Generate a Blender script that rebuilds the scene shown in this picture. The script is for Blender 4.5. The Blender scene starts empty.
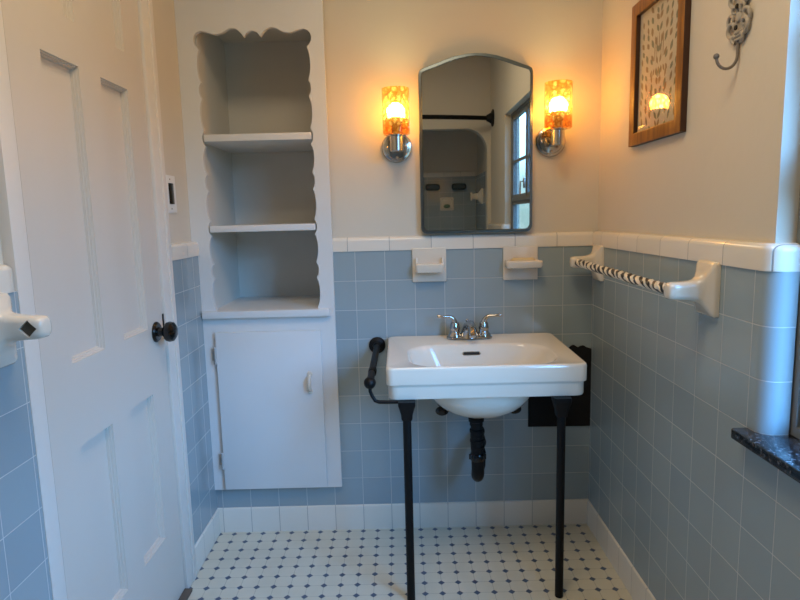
import bpy, bmesh, math, random
from mathutils import Vector, Matrix
random.seed(4)
SC = bpy.context.scene
COL = SC.collection
PI = math.pi
# ---------------------------------------------------------------- camera
def cam_axes(yaw, pitch, roll):
    cy, sy = math.cos(yaw), math.sin(yaw)
    f = Vector((-sy*math.cos(pitch), cy*math.cos(pitch), -math.sin(pitch)))
    r = Vector((cy, sy, 0)); u = r.cross(f)
    c, s = math.cos(roll), math.sin(roll)
    return c*r+s*u, -s*r+c*u, f
cr, cu, cf = cam_axes(.0003, .1398, -.0248)
cd = bpy.data.cameras.new('camera'); cam = bpy.data.objects.new('camera', cd); COL.objects.link(cam)
cam.matrix_world = Matrix(((cr.x, cu.x, -cf.x, -.7137), (cr.y, cu.y, -cf.y, -2.187), (cr.z, cu.z, -cf.z, 1.2089), (0, 0, 0, 1)))
cd.sensor_width = 36; cd.lens = 594.67/800*36; cd.clip_start = .02
SC.camera = cam
# ---------------------------------------------------------------- light
W = bpy.data.worlds.new('sky'); SC.world = W; W.use_nodes = True
wn = W.node_tree
bg = wn.nodes['Background']
tc = wn.nodes.new('ShaderNodeTexCoord'); sx = wn.nodes.new('ShaderNodeSeparateXYZ'); rp = wn.nodes.new('ShaderNodeValToRGB')
wn.links.new(tc.outputs['Generated'], sx.inputs[0]); wn.links.new(sx.outputs['Z'], rp.inputs[0]); wn.links.new(rp.outputs[0], bg.inputs[0])
e = rp.color_ramp.elements
e[0].position = .0; e[0].color = (.022, .034, .036, 1)
e[1].position = .55; e[1].color = (.13, .44, 1, 1)
h_ = e.new(.06); h_.color = (.035, .055, .062, 1)
h_ = e.new(.22); h_.color = (.19, .48, .95, 1)
# the sky is brighter towards the sun's side (-y)
ml = wn.nodes.new('ShaderNodeMath'); ml.operation = 'MULTIPLY'; ml.inputs[1].default_value = -1; ml.use_clamp = True; wn.links.new(sx.outputs['Y'], ml.inputs[0])
m2_ = wn.nodes.new('ShaderNodeMath'); m2_.operation = 'MULTIPLY_ADD'; wn.links.new(ml.outputs[0], m2_.inputs[0]); m2_.inputs[1].default_value = 31; m2_.inputs[2].default_value = 11.5
wn.links.new(m2_.outputs[0], bg.inputs[1])
def area(name, loc, rot, sx_, sy_, power, color, portal=False):
    l = bpy.data.lights.new(name, 'AREA'); l.shape = 'RECTANGLE'; l.size = sx_; l.size_y = sy_; l.energy = power; l.color = color
    o = bpy.data.objects.new(name, l); o.location = loc; o.rotation_euler = rot; COL.objects.link(o)
    if portal: l.cycles.is_portal = True
    return o
area('window_daylight_portal', (.125, -1.508, 1.31), (0, PI/2, 0), 1.1, .9, 1, (1, 1, 1), True)
# warm fill light added under the ceiling, out of view, without a fixture
area('added_ceiling_fill', (-.72, -1.30, 2.40), (0, 0, 0), .6, .6, 13, (1, .79, .54))
BULB = 74
SC.view_settings.view_transform = 'Standard'; SC.view_settings.look = 'None'
SC.view_settings.exposure = 0; SC.view_settings.gamma = 1; SC.view_settings.use_curve_mapping = False

# ---------------------------------------------------------------- materials
def srgb(r, g, b):
    f = lambda c: (c/255/12.92) if c/255 <= .04045 else ((c/255+.055)/1.055)**2.4
    return (f(r), f(g), f(b), 1)
def mat(name, col, rough=.5, metal=0, noise=0, nscale=8, bump=0, bscale=60, coat=0, spec=.5, trans=0, emis=None, estr=0):
    m = bpy.data.materials.new(name); m.use_nodes = True; n = m.node_tree; b = n.nodes['Principled BSDF']
    b.inputs['Base Color'].default_value = col; b.inputs['Roughness'].default_value = rough; b.inputs['Metallic'].default_value = metal
    b.inputs['Coat Weight'].default_value = coat; b.inputs['Specular IOR Level'].default_value = spec; b.inputs['Transmission Weight'].default_value = trans
    b.inputs['Coat Roughness'].default_value = .08
    t = n.nodes.new('ShaderNodeTexCoord')
    if noise:
        nz = n.nodes.new('ShaderNodeTexNoise'); nz.inputs['Scale'].default_value = nscale; nz.inputs['Detail'].default_value = 5
        n.links.new(t.outputs['Object'], nz.inputs['Vector'])
        mx = n.nodes.new('ShaderNodeMix'); mx.data_type = 'RGBA'
        mx.inputs[6].default_value = tuple(c*(1-noise) for c in col[:3])+(1,); mx.inputs[7].default_value = tuple(min(1, c*(1+noise)) for c in col[:3])+(1,)
        n.links.new(nz.outputs['Fac'], mx.inputs[0]); n.links.new(mx.outputs[2], b.inputs['Base Color'])
    if bump:
        nb = n.nodes.new('ShaderNodeTexNoise'); nb.inputs['Scale'].default_value = bscale; nb.inputs['Detail'].default_value = 4
        n.links.new(t.outputs['Object'], nb.inputs['Vector'])
        bp = n.nodes.new('ShaderNodeBump'); bp.inputs['Strength'].default_value = bump; bp.inputs['Distance'].default_value = .004
        n.links.new(nb.outputs['Fac'], bp.inputs['Height']); n.links.new(bp.outputs[0], b.inputs['Normal'])
    if emis: b.inputs['Emission Color'].default_value = emis; b.inputs['Emission Strength'].default_value = estr
    return m
def tile_mat(name, axis, u0, v0, tw, th, c1, c2, grout, mortar=.0011, rough=.14, bumpd=.0015, wav=.12, horizontal_only=False):
    m = bpy.data.materials.new(name); m.use_nodes = True; n = m.node_tree; b = n.nodes['Principled BSDF']; L = n.links
    g = n.nodes.new('ShaderNodeTexCoord'); s = n.nodes.new('ShaderNodeSeparateXYZ'); L.new(g.outputs['Object'], s.inputs[0])
    def sub(o, v):
        a = n.nodes.new('ShaderNodeMath'); a.operation = 'SUBTRACT'; L.new(o, a.inputs[0]); a.inputs[1].default_value = v; return a.outputs[0]
    c = n.nodes.new('ShaderNodeCombineXYZ'); L.new(sub(s.outputs[axis], u0), c.inputs[0]); L.new(sub(s.outputs['Z'], v0), c.inputs[1])
    br = n.nodes.new('ShaderNodeTexBrick'); br.offset = 0; br.squash = 1; L.new(c.outputs[0], br.inputs['Vector'])
    br.inputs['Color1'].default_value = c1; br.inputs['Color2'].default_value = c2; br.inputs['Mortar'].default_value = grout
    br.inputs['Scale'].default_value = 1; br.inputs['Mortar Size'].default_value = mortar; br.inputs['Mortar Smooth'].default_value = .3
    br.inputs['Brick Width'].default_value = tw; br.inputs['Row Height'].default_value = th; br.inputs['Bias'].default_value = 0
    L.new(br.outputs['Color'], b.inputs['Base Color'])
    inv = n.nodes.new('ShaderNodeMath'); inv.operation = 'MULTIPLY_ADD'; inv.inputs[1].default_value = .5; inv.inputs[2].default_value = rough
    L.new(br.outputs['Fac'], inv.inputs[0]); L.new(inv.outputs[0], b.inputs['Roughness'])
    nz = n.nodes.new('ShaderNodeTexNoise'); nz.inputs['Scale'].default_value = 14; L.new(g.outputs['Object'], nz.inputs['Vector'])
    hm = n.nodes.new('ShaderNodeMath'); hm.operation = 'MULTIPLY_ADD'; L.new(nz.outputs['Fac'], hm.inputs[0]); hm.inputs[1].default_value = wav
    iv = n.nodes.new('ShaderNodeMath'); iv.operation = 'SUBTRACT'; iv.inputs[0].default_value = 1; L.new(br.outputs['Fac'], iv.inputs[1]); L.new(iv.outputs[0], hm.inputs[2])
    bp = n.nodes.new('ShaderNodeBump'); bp.inputs['Strength'].default_value = .5; bp.inputs['Distance'].default_value = bumpd
    L.new(hm.outputs[0], bp.inputs['Height']); L.new(bp.outputs[0], b.inputs['Normal'])
    return m
T = .1095; ZB = .1; ZT = ZB+9*T; XL = -1.445
BL1, BL2, GR = srgb(147, 161, 165), srgb(155, 168, 170), srgb(196, 197, 194)
CR1, CR2, GR2 = srgb(226, 218, 202), srgb(232, 224, 210), srgb(150, 146, 138)
M = {}
M['tile_x'] = tile_mat('blue_wall_tile_back', 'X', 0, ZB, T, T, BL1, BL2, GR)
M['tile_yr'] = tile_mat('blue_wall_tile_right', 'Y', -.015, ZB, T, T, BL1, BL2, GR, rough=.2)
M['tile_yl'] = tile_mat('blue_wall_tile_left', 'Y', -.19, ZB, T, T, BL1, BL2, GR)
M['cap_x'] = tile_mat('cream_cap_tile_back', 'X', .019, -1, .1535, 9, CR1, CR2, GR2, .0012)
M['cap_yr'] = tile_mat('cream_cap_tile_right', 'Y', -.252, -1, .158, 9, CR1, CR2, GR2, .0012)
M['cap_yl'] = tile_mat('cream_cap_tile_left', 'Y', -.135, -1, .1535, 9, CR1, CR2, GR2, .0012)
M['base_x'] = tile_mat('white_base_tile_back', 'X', 0, -1, T, 9, CR1, CR2, GR2, .001)
M['base_yr'] = tile_mat('white_base_tile_right', 'Y', -.015, -1, T, 9, CR1, CR2, GR2, .001)
M['base_yl'] = tile_mat('white_base_tile_left', 'Y', -.19, -1, T, 9, CR1, CR2, GR2, .001)
M['plaster'] = mat('cream_plaster', srgb(212, 203, 185), .75, noise=.04, nscale=3, bump=.25, bscale=22)
M['ceiling'] = mat('ceiling_paint', srgb(225, 220, 208), .8)
M['cab'] = mat('white_cabinet_paint', srgb(220, 219, 215), .42, noise=.03, nscale=6, bump=.12, bscale=25)
M['cabin'] = mat('white_niche_paint', srgb(214, 211, 202), .6, noise=.05, nscale=5, bump=.15, bscale=14)
M['door'] = mat('cream_door_paint', srgb(210, 200, 186), .42, noise=.02, nscale=4, bump=.06, bscale=50)
M['casing'] = mat('white_casing_paint', srgb(222, 214, 202), .4, bump=.06, bscale=30)
M['black'] = mat('black_metal', srgb(9, 9, 9), .5, spec=.25)
M['blackgloss'] = mat('black_gloss', srgb(7, 7, 8), .16, coat=.1)
M['cloth'] = mat('black_cloth', srgb(8, 8, 9), .9, bump=.5, bscale=200)
M['porc'] = mat('white_porcelain', srgb(230, 221, 203), .1, coat=.4)
M['cer'] = mat('white_ceramic', srgb(224, 214, 196), .14, coat=.4)
M['chrome'] = mat('chrome', srgb(185, 184, 182), .12, 1)
M['nickel'] = mat('brushed_nickel', srgb(190, 186, 178), .25, 1)
M['mframe'] = mat('mirror_frame_metal', srgb(112, 122, 124), .3, 1)
M['mirror'] = mat('mirror_glass', srgb(205, 208, 205), .012, 1)
M['steel'] = mat('painted_steel_sash', srgb(120, 122, 118), .5)
M['wood'] = None
M['dark'] = mat('dark_hole', srgb(38, 36, 32), .8)
M['plastic'] = mat('white_switch_plastic', srgb(235, 232, 225), .35)
M['teal'] = mat('dark_teal_ceramic', srgb(42, 66, 72), .3)
M['soap'] = mat('cream_soap', srgb(214, 190, 140), .5)
# floor
def floor_mat():
    m = bpy.data.materials.new('octagon_and_dot_floor'); m.use_nodes = True; n = m.node_tree; b = n.nodes['Principled BSDF']; L = n.links
    g = n.nodes.new('ShaderNodeTexCoord'); s = n.nodes.new('ShaderNodeSeparateXYZ'); L.new(g.outputs['Object'], s.inputs[0])
    def mth(op, a, bb=None, c=None):
        x = n.nodes.new('ShaderNodeMath'); x.operation = op
        for i, v in enumerate((a, bb, c)):
            if v is None: continue
            if isinstance(v, (int, float)): x.inputs[i].default_value = v
            else: L.new(v, x.inputs[i])
        return x.outputs[0]
    def d(o, off, p):
        u = mth('MULTIPLY_ADD', o, 1/p, off/p+.5)
        return mth('ABSOLUTE', mth('SUBTRACT', mth('FRACT', u), .5))
    du = d(s.outputs['X'], .042, .0558); dv = d(s.outputs['Y'], .020, .0568)
    dot = mth('LESS_THAN', mth('ADD', du, dv), .198)
    ring = mth('LESS_THAN', mth('ADD', du, dv), .222)
    line = mth('LESS_THAN', mth('MINIMUM', du, dv), .011)
    cream, blue, gr = srgb(214, 208, 186), srgb(80, 94, 115), srgb(168, 164, 148)
    def mix(f, a, bcol):
        x = n.nodes.new('ShaderNodeMix'); x.data_type = 'RGBA'; L.new(f, x.inputs[0])
        if isinstance(a, tuple): x.inputs[6].default_value = a
        else: L.new(a, x.inputs[6])
        if isinstance(bcol, tuple): x.inputs[7].default_value = bcol
        else: L.new(bcol, x.inputs[7])
        return x.outputs[2]
    nz = n.nodes.new('ShaderNodeTexNoise'); nz.inputs['Scale'].default_value = 9; L.new(g.outputs['Object'], nz.inputs['Vector'])
    base = mix(nz.outputs['Fac'], srgb(204, 198, 176), srgb(222, 216, 196))
    c = mix(mth('MAXIMUM', line, ring), base, gr); c = mix(dot, c, blue)
    L.new(c, b.inputs['Base Color']); b.inputs['Roughness'].default_value = .33
    hole = mth('SUBTRACT', mth('MAXIMUM', line, ring), dot)
    bp = n.nodes.new('ShaderNodeBump'); bp.inputs['Strength'].default_value = .4; bp.inputs['Distance'].default_value = -.001; L.new(hole, bp.inputs['Height']); L.new(bp.outputs[0], b.inputs['Normal'])
    return m
M['floor'] = floor_mat()
def wood_mat():
    m = mat('stained_wood', srgb(140, 85, 28), .35); n = m.node_tree; b = n.nodes['Principled BSDF']; L = n.links
    g = n.nodes.new('ShaderNodeTexCoord'); mp = n.nodes.new('ShaderNodeMapping'); mp.inputs['Scale'].default_value = (60, 60, 6)
    L.new(g.outputs['Object'], mp.inputs[0]); nz = n.nodes.new('ShaderNodeTexNoise'); nz.inputs['Detail'].default_value = 6; nz.inputs['Scale'].default_value = 1; L.new(mp.outputs[0], nz.inputs['Vector'])
    r = n.nodes.new('ShaderNodeValToRGB'); r.color_ramp.elements[0].color = srgb(100, 56, 16); r.color_ramp.elements[1].color = srgb(166, 108, 40)
    r.color_ramp.elements[0].position = .3; r.color_ramp.elements[1].position = .7
    L.new(nz.outputs['Fac'], r.inputs[0]); L.new(r.outputs[0], b.inputs['Base Color']); return m
M['wood'] = wood_mat(); M['frame_side_shade'] = mat('wood_side_shade', srgb(62, 34, 16), .4)
def granite():
    m = mat('black_speckled_stone', srgb(24, 26, 30), .18, coat=.3); n = m.node_tree; b = n.nodes['Principled BSDF']; L = n.links
    g = n.nodes.new('ShaderNodeTexCoord'); nz = n.nodes.new('ShaderNodeTexNoise'); nz.inputs['Scale'].default_value = 140; nz.inputs['Detail'].default_value = 3; L.new(g.outputs['Object'], nz.inputs['Vector'])
    r = n.nodes.new('ShaderNodeValToRGB'); r.color_ramp.elements[0].position = .52; r.color_ramp.elements[0].color = srgb(20, 21, 24); r.color_ramp.elements[1].position = .7; r.color_ramp.elements[1].color = srgb(110, 112, 118)
    L.new(nz.outputs['Fac'], r.inputs[0]); L.new(r.outputs[0], b.inputs['Base Color']); return m
M['granite'] = granite()
def front_fresnel(n, L, ior):
    """reflectance on outward faces only, so light leaves a pane as it entered"""
    fr = n.nodes.new('ShaderNodeFresnel'); fr.inputs[0].default_value = ior
    ge = n.nodes.new('ShaderNodeNewGeometry'); a = n.nodes.new('ShaderNodeMath'); a.operation = 'SUBTRACT'; a.inputs[0].default_value = 1; L.new(ge.outputs['Backfacing'], a.inputs[1])
    c = n.nodes.new('ShaderNodeMath'); c.operation = 'MULTIPLY'; L.new(fr.outputs[0], c.inputs[0]); L.new(a.outputs[0], c.inputs[1]); return c
def amber():
    m = bpy.data.materials.new('amber_glass'); m.use_nodes = True; n = m.node_tree; L = n.links
    out = n.nodes['Material Output']; n.nodes.remove(n.nodes['Principled BSDF'])
    g = n.nodes.new('ShaderNodeTexCoord'); mp = n.nodes.new('ShaderNodeMapping'); mp.inputs['Scale'].default_value = (1, 1, .8); L.new(g.outputs['Object'], mp.inputs[0])
    vo = n.nodes.new('ShaderNodeTexVoronoi'); vo.feature = 'DISTANCE_TO_EDGE'; vo.inputs['Scale'].default_value = 62; L.new(mp.outputs[0], vo.inputs['Vector'])
    r = n.nodes.new('ShaderNodeValToRGB'); r.color_ramp.elements[0].position = .0; r.color_ramp.elements[0].color = (.76, .44, .15, 1); r.color_ramp.elements[1].position = .22; r.color_ramp.elements[1].color = (.985, .85, .53, 1)
    L.new(vo.outputs['Distance'], r.inputs[0])
    bp = n.nodes.new('ShaderNodeBump'); bp.inputs['Strength'].default_value = .8; bp.inputs['Distance'].default_value = .002; L.new(vo.outputs['Distance'], bp.inputs['Height'])
    tr = n.nodes.new('ShaderNodeBsdfTransparent'); L.new(r.outputs[0], tr.inputs[0])
    tl = n.nodes.new('ShaderNodeBsdfTranslucent'); L.new(r.outputs[0], tl.inputs[0]); L.new(bp.outputs[0], tl.inputs['Normal'])
    gl = n.nodes.new('ShaderNodeBsdfGlossy'); gl.inputs['Roughness'].default_value = .08; L.new(bp.outputs[0], gl.inputs['Normal'])
    m1 = n.nodes.new('ShaderNodeMixShader'); m1.inputs[0].default_value = .07; L.new(tr.outputs[0], m1.inputs[1]); L.new(tl.outputs[0], m1.inputs[2])
    fr = front_fresnel(n, L, 1.3)
    m2 = n.nodes.new('ShaderNodeMixShader'); L.new(fr.outputs[0], m2.inputs[0]); L.new(m1.outputs[0], m2.inputs[1]); L.new(gl.outputs[0], m2.inputs[2])
    L.new(m2.outputs[0], out.inputs[0]); return m
M['amber'] = amber()
def clear(name, tint, f=1.45):
    m = bpy.data.materials.new(name); m.use_nodes = True; n = m.node_tree; L = n.links
    out = n.nodes['Material Output']; n.nodes.remove(n.nodes['Principled BSDF'])
    tr = n.nodes.new('ShaderNodeBsdfTransparent'); tr.inputs[0].default_value = tint
    gl = n.nodes.new('ShaderNodeBsdfGlossy'); gl.inputs['Roughness'].default_value = .02
    fr = front_fresnel(n, L, f)
    m2 = n.nodes.new('ShaderNodeMixShader'); L.new(fr.outputs[0], m2.inputs[0]); L.new(tr.outputs[0], m2.inputs[1]); L.new(gl.outputs[0], m2.inputs[2]); L.new(m2.outputs[0], out.inputs[0]); return m
M['pane'] = clear('window_glass', (.93, .96, .97, 1)); M['picglass'] = clear('picture_glass', (.97, .97, .97, 1))
M['bulb'] = mat('lit_bulb', (1, .9, .75, 1), .4, emis=(1, .73, .31, 1), estr=BULB)
M['bulbbase'] = mat('cream_bulb_base', srgb(225, 215, 190), .5)
def stripes():
    m = mat('zebra_wrap', srgb(230, 222, 205), .3); n = m.node_tree; b = n.nodes['Principled BSDF']; L = n.links
    g = n.nodes.new('ShaderNodeTexCoord'); s = n.nodes.new('ShaderNodeSeparateXYZ'); L.new(g.outputs['Object'], s.inputs[0])
    at = n.nodes.new('ShaderNodeMath'); at.operation = 'ARCTAN2'; L.new(s.outputs['Z'], at.inputs[0]); L.new(s.outputs['X'], at.inputs[1])
    ab = n.nodes.new('ShaderNodeMath'); ab.operation = 'MULTIPLY'; L.new(at.outputs[0], ab.inputs[0]); ab.inputs[1].default_value = .32
    nz = n.nodes.new('ShaderNodeTexNoise'); nz.inputs['Scale'].default_value = 25; L.new(g.outputs['Object'], nz.inputs['Vector'])
    y = n.nodes.new('ShaderNodeMath'); y.operation = 'MULTIPLY_ADD'; L.new(s.outputs['Y'], y.inputs[0]); y.inputs[1].default_value = 25; L.new(ab.outputs[0], y.inputs[2])
    a = n.nodes.new('ShaderNodeMath'); a.operation = 'MULTIPLY_ADD'; L.new(nz.outputs['Fac'], a.inputs[0]); a.inputs[1].default_value = 1.3; L.new(y.outputs[0], a.inputs[2])
    f = n.nodes.new('ShaderNodeMath'); f.operation = 'FRACT'; L.new(a.outputs[0], f.inputs[0])
    r = n.nodes.new('ShaderNodeValToRGB'); r.color_ramp.interpolation = 'CONSTANT'; r.color_ramp.elements[0].color = srgb(14, 13, 14); r.color_ramp.elements[1].position = .47; r.color_ramp.elements[1].color = srgb(235, 225, 205)
    L.new(f.outputs[0], r.inputs[0]); L.new(r.outputs[0], b.inputs['Base Color']); return m
M['zebra'] = stripes()
M['iron'] = mat('distressed_white_iron', srgb(168, 160, 146), .6, noise=.5, nscale=70, bump=.4, bscale=120)
M['irond'] = mat('worn_iron_hook', srgb(120, 110, 98), .5, noise=.4, nscale=60)
M['paper'] = mat('printed_paper', srgb(206, 194, 168), .8, noise=.05, nscale=20)
M['leaf1'] = mat('grey_green_print', srgb(128, 128, 104), .8); M['leaf2'] = mat('brown_print', srgb(152, 126, 92), .8)

# ---------------------------------------------------------------- helpers
def finish(me, sharp=38):
    for p in me.polygons: p.use_smooth = True
    me.set_sharp_from_angle(angle=math.radians(sharp))
def link(name, me, m, parent=None, sharp=38):
    finish(me, sharp)
    o = bpy.data.objects.new(name, me); COL.objects.link(o)
    if m: me.materials.append(m)
    if parent:
        o.parent = parent; o.matrix_parent_inverse = Matrix.Identity(4)
        o.location = -parent.location if parent.parent is None else (0, 0, 0)
    return o
def tag(o, label=None, cat=None, group=None, kind=None):
    if label: o['label'] = label
    if cat: o['category'] = cat
    if group: o['group'] = group
    if kind: o['kind'] = kind
    return o
def empty(name, loc, label, cat, group=None):
    o = bpy.data.objects.new(name, None); o.location = loc; o.empty_display_size = .05; COL.objects.link(o)
    return tag(o, label, cat, group)
class B:
    """mesh builder in world coordinates"""
    def __init__(s): s.bm = bmesh.new()
    def box(s, x0, x1, y0, y1, z0, z1, bev=0, seg=2):
        r = bmesh.ops.create_cube(s.bm, size=1)
        for v in r['verts']: v.co = Vector(((x0+x1)/2+v.co.x*(x1-x0), (y0+y1)/2+v.co.y*(y1-y0), (z0+z1)/2+v.co.z*(z1-z0)))
        if bev:
            es = list({e for v in r['verts'] for e in v.link_edges})
            bmesh.ops.bevel(s.bm, geom=es, offset=bev, segments=seg, profile=.6, affect='EDGES')
        return s
    def loft(s, secs, cap0=True, cap1=True, closed=True):
        rows = [[s.bm.verts.new(p) for p in sec] for sec in secs]
        n = len(rows[0])
        for a, b in zip(rows, rows[1:]):
            for i in range(n if closed else n-1):
                j = (i+1) % n
                s.bm.faces.new((a[i], a[j], b[j], b[i]))
        if cap0: s.bm.faces.new(rows[0][::-1])
        if cap1: s.bm.faces.new(rows[-1])
        return s
    def tube(s, pts, r, n=12, cap=True):
        pts = [Vector(p) for p in pts]; rs = r if isinstance(r, (list, tuple)) else [r]*len(pts)
        secs = []; up = None
        for i, p in enumerate(pts):
            t = (pts[min(i+1, len(pts)-1)]-pts[max(i-1, 0)]).normalized()
            if up is None: up = Vector((0, 0, 1)) if abs(t.z) < .9 else Vector((1, 0, 0))
            a = t.cross(up).normalized(); up = a.cross(t).normalized()
            secs.append([p+rs[i]*(math.cos(2*PI*k/n)*a+math.sin(2*PI*k/n)*up) for k in range(n)])
        return s.loft(secs, cap, cap)
    def lathe(s, prof, o=(0, 0, 0), d=(0, 0, 1), n=32, cap=True):
        o = Vector(o); d = Vector(d).normalized(); a = d.orthogonal().normalized(); b = d.cross(a)
        secs = [[o+d*h+max(r, 1e-5)*(math.cos(2*PI*k/n)*a+math.sin(2*PI*k/n)*b) for k in range(n)] for r, h in prof]
        return s.loft(secs, cap, cap)
    def sphere(s, c, r, sc=(1, 1, 1), u=20, v=12):
        q = bmesh.ops.create_uvsphere(s.bm, u_segments=u, v_segments=v, radius=r)
        for w in q['verts']: w.co = Vector((c[0]+w.co.x*sc[0], c[1]+w.co.y*sc[1], c[2]+w.co.z*sc[2]))
        return s
    def poly(s, pts): s.bm.faces.new([s.bm.verts.new(p) for p in pts]); return s
    def build(s, name, m, parent=None, sharp=38):
        bmesh.ops.recalc_face_normals(s.bm, faces=s.bm.faces)
        me = bpy.data.meshes.new(name); s.bm.to_mesh(me); s.bm.free()
        return link(name, me, m, parent, sharp)
def shape2d(name, loops, depth, to3d, m, parent=None, bevel=0):
    """flat outline with holes, extruded; to3d maps (u, v, w) to world"""
    cu_ = bpy.data.curves.new(name, 'CURVE'); cu_.dimensions = '2D'; cu_.fill_mode = 'BOTH'; cu_.extrude = depth/2; cu_.bevel_depth = bevel
    for lp in loops:
        sp = cu_.splines.new('POLY'); sp.points.add(len(lp)-1); sp.use_cyclic_u = True
        for p, q in zip(sp.points, lp): p.co = (q[0], q[1], 0, 1)
    t = bpy.data.objects.new(name, cu_); COL.objects.link(t)
    dg = bpy.context.evaluated_depsgraph_get(); me = bpy.data.meshes.new_from_object(t.evaluated_get(dg))
    bpy.data.objects.remove(t); bpy.data.curves.remove(cu_)
    for v in me.vertices: v.co = to3d(v.co.x, v.co.y, v.co.z+depth/2)
    bm = bmesh.new(); bm.from_mesh(me); bmesh.ops.remove_doubles(bm, verts=bm.verts, dist=1e-6); bmesh.ops.recalc_face_normals(bm, faces=bm.faces); bm.to_mesh(me); bm.free()
    me.materials.clear(); me.name = name
    return link(name, me, m, parent)
def rect(a, b, c, d): return [(a, c), (b, c), (b, d), (a, d)]
def rr(cx, cy, w, h, r, n=6):
    """rounded rectangle, 4*(n+1) points"""
    r = min(r, w/2-1e-4, h/2-1e-4); out = []
    for q, (sx_, sy_) in enumerate(((1, 1), (-1, 1), (-1, -1), (1, -1))):
        for k in range(n+1):
            a = q*PI/2+k/n*PI/2
            out.append((cx+sx_*(w/2-r)+r*math.cos(a), cy+sy_*(h/2-r)+r*math.sin(a)))
    return out
def struct(o): o['kind'] = 'structure'; return o

CEIL = 2.45; YF = -2.6; YA = -3.38; PB = .012; PR = .020; PL = -1.466
BK = lambda y0: (lambda u, v, w: Vector((u, y0+w, v)))          # back wall plane, thickness away from room
RW = lambda x0: (lambda u, v, w: Vector((x0+w, u, v)))          # right wall: u = y
LW = lambda x0: (lambda u, v, w: Vector((x0-w, u, v)))
# ---------------------------------------------------------------- structure
b = B(); b.box(-1.70, .30, YA-.1, .45, -.06, 0); struct(b.build('floor', M['floor']))
b = B(); b.box(-1.70, .30, YA-.1, .45, CEIL, CEIL+.06); struct(b.build('ceiling', M['ceiling']))
NX0, NX1 = -1.412, -.998
wb = struct(shape2d('wall_back', [rect(-1.60, .15, 0, CEIL), rect(NX0, NX1, .85, 1.94)], .08, BK(PB), M['plaster']))
shape2d('tile_wainscot', [rect(-1.447, 0, ZB-.004, ZT), rect(NX0, NX1, .60, ZT+.02)] if False else [[(-1.447, ZB-.004), (0, ZB-.004), (0, ZT), (-.972, ZT), (-.972, .24), (-1.447, .24)]], PB, BK(0), M['tile_x'], wb)
YW0, YW1, ZW0, ZW1 = -1.985, -1.026, .733, 1.868
wr = struct(shape2d('wall_right', [rect(YA-.08, PB+.08, 0, CEIL), rect(YW0, YW1, ZW0, ZW1)], .10, RW(PR), M['plaster']))
DY0, DY1, DZ = -1.009, -.370, 2.03
wl = struct(shape2d('wall_left', [rect(YA-.08, PB+.08, 0, CEIL), rect(DY0-.004, DY1+.004, .0005, DZ)], .12, LW(PL), M['plaster']))
# tile on the right wall, wrapping round into the window jambs
def band(name, path, z0, z1, m, parent=None, top_round=0, thick=None):
    """vertical sheet following a path of (front xy, back xy)"""
    b = B(); zs = [(z0, 0), (z1, 0)]
    if top_round:
        r = top_round; zs = [(z0, 0), (z1-r, 0)]+[(z1-r+r*math.sin(a), 1-math.cos(a)) for a in [PI/2*k/6 for k in range(1, 7)]]
    secs = []
    for (f, k) in path:
        f = Vector(f); k = Vector(k); sec = []
        for z, t in zs:
            q = f.lerp(k, t*min(1, (top_round/(f-k).length)) if top_round else 0); sec.append(Vector((q.x, q.y, z)))
        sec.append(Vector((k.x, k.y, z1))); sec.append(Vector((k.x, k.y, z0)))
        secs.append(sec)
    b.loft(secs); return b.build(name, m, parent)
def rpath(off, ystart, jx=.056):
    """right wall face at x=off from ystart to the window jamb, with a rounded corner"""
    R_ = .032; yj = YW1-.024; p = [((off, ystart), (PR, ystart))]
    cx, cy = off+R_, yj+R_
    p.append(((off, cy), (PR, cy)))
    for k in range(1, 9):
        a = PI+PI/2*k/8; p.append(((cx+R_*math.cos(a), cy+R_*math.sin(a)), (max(PR, PR+.002), YW1+.001)) if k > 4 else ((cx+R_*math.cos(a), cy+R_*math.sin(a)), (PR, YW1+.001+.01*(4-k)/4)))
    p.append(((jx, yj), (jx, YW1+.001)))
    return p
mir = lambda path: [((f[0], YW0+YW1-f[1]), (k[0], YW0+YW1-k[1])) for f, k in path]
band('tile_wainscot', rpath(0, 0), .757, ZT, M['tile_yr'], wr)
band('tile_wainscot', mir(rpath(0, YW0+YW1-YF)), .757, ZT, M['tile_yr'], wr)
b = B(); b.box(0, PR, YF, 0, ZB-.004, .7335); b.box(0, PR, -1.02, 0, .733, .7572); b.box(0, PR, YF, -1.99, .733, .7572); b.build('tile_wainscot', M['tile_yr'], wr)
# left wall tile
b = B(); b.box(PL, XL, -.290, 0, ZB-.004, ZT); b.build('tile_wainscot', M['tile_yl'], wl)
b = B(); b.box(PL, XL, YF, -1.0565, ZB-.004, ZT); b.build('tile_wainscot', M['tile_yl'], wl)
# cap tiles (trim) and base tiles
CT = 1.137
struct(band('trim_1', [((-.957, -.004), (-.957, PB)), ((.0, -.004), (.0, PB))], ZT, CT, M['cap_x'], top_round=.016))
t2 = struct(band('trim_2', rpath(-.004, -.004), ZT, CT+.002, M['cap_yr'], top_round=.016))
struct(band('trim_3', mir(rpath(-.004, YW0+YW1-YF)), ZT, CT+.002, M['cap_yr'], top_round=.016))
struct(band('trim_4', [((XL+.004, -.290), (PL, -.290)), ((XL+.004, -.019), (PL, -.019))], ZT, CT, M['cap_yl'], top_round=.014))
struct(band('trim_5', [((XL+.004, YF), (PL, YF)), ((XL+.004, -1.085), (PL, -1.085)), ((XL+.002, -1.068), (PL, -1.07)), ((XL-.006, -1.058), (PL, -1.06))], ZT, CT, M['cap_yl'], top_round=.012))
struct(band('baseboard_back', [((-1.441, -.006), (-1.441, PB)), ((-.004, -.006), (-.004, PB))], 0, ZB, M['base_x'], top_round=.006))
struct(band('baseboard_right', [((-.006, YF), (PR, YF)), ((-.006, PB), (PR, PB))], 0, ZB, M['base_yr'], top_round=.006))
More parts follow.
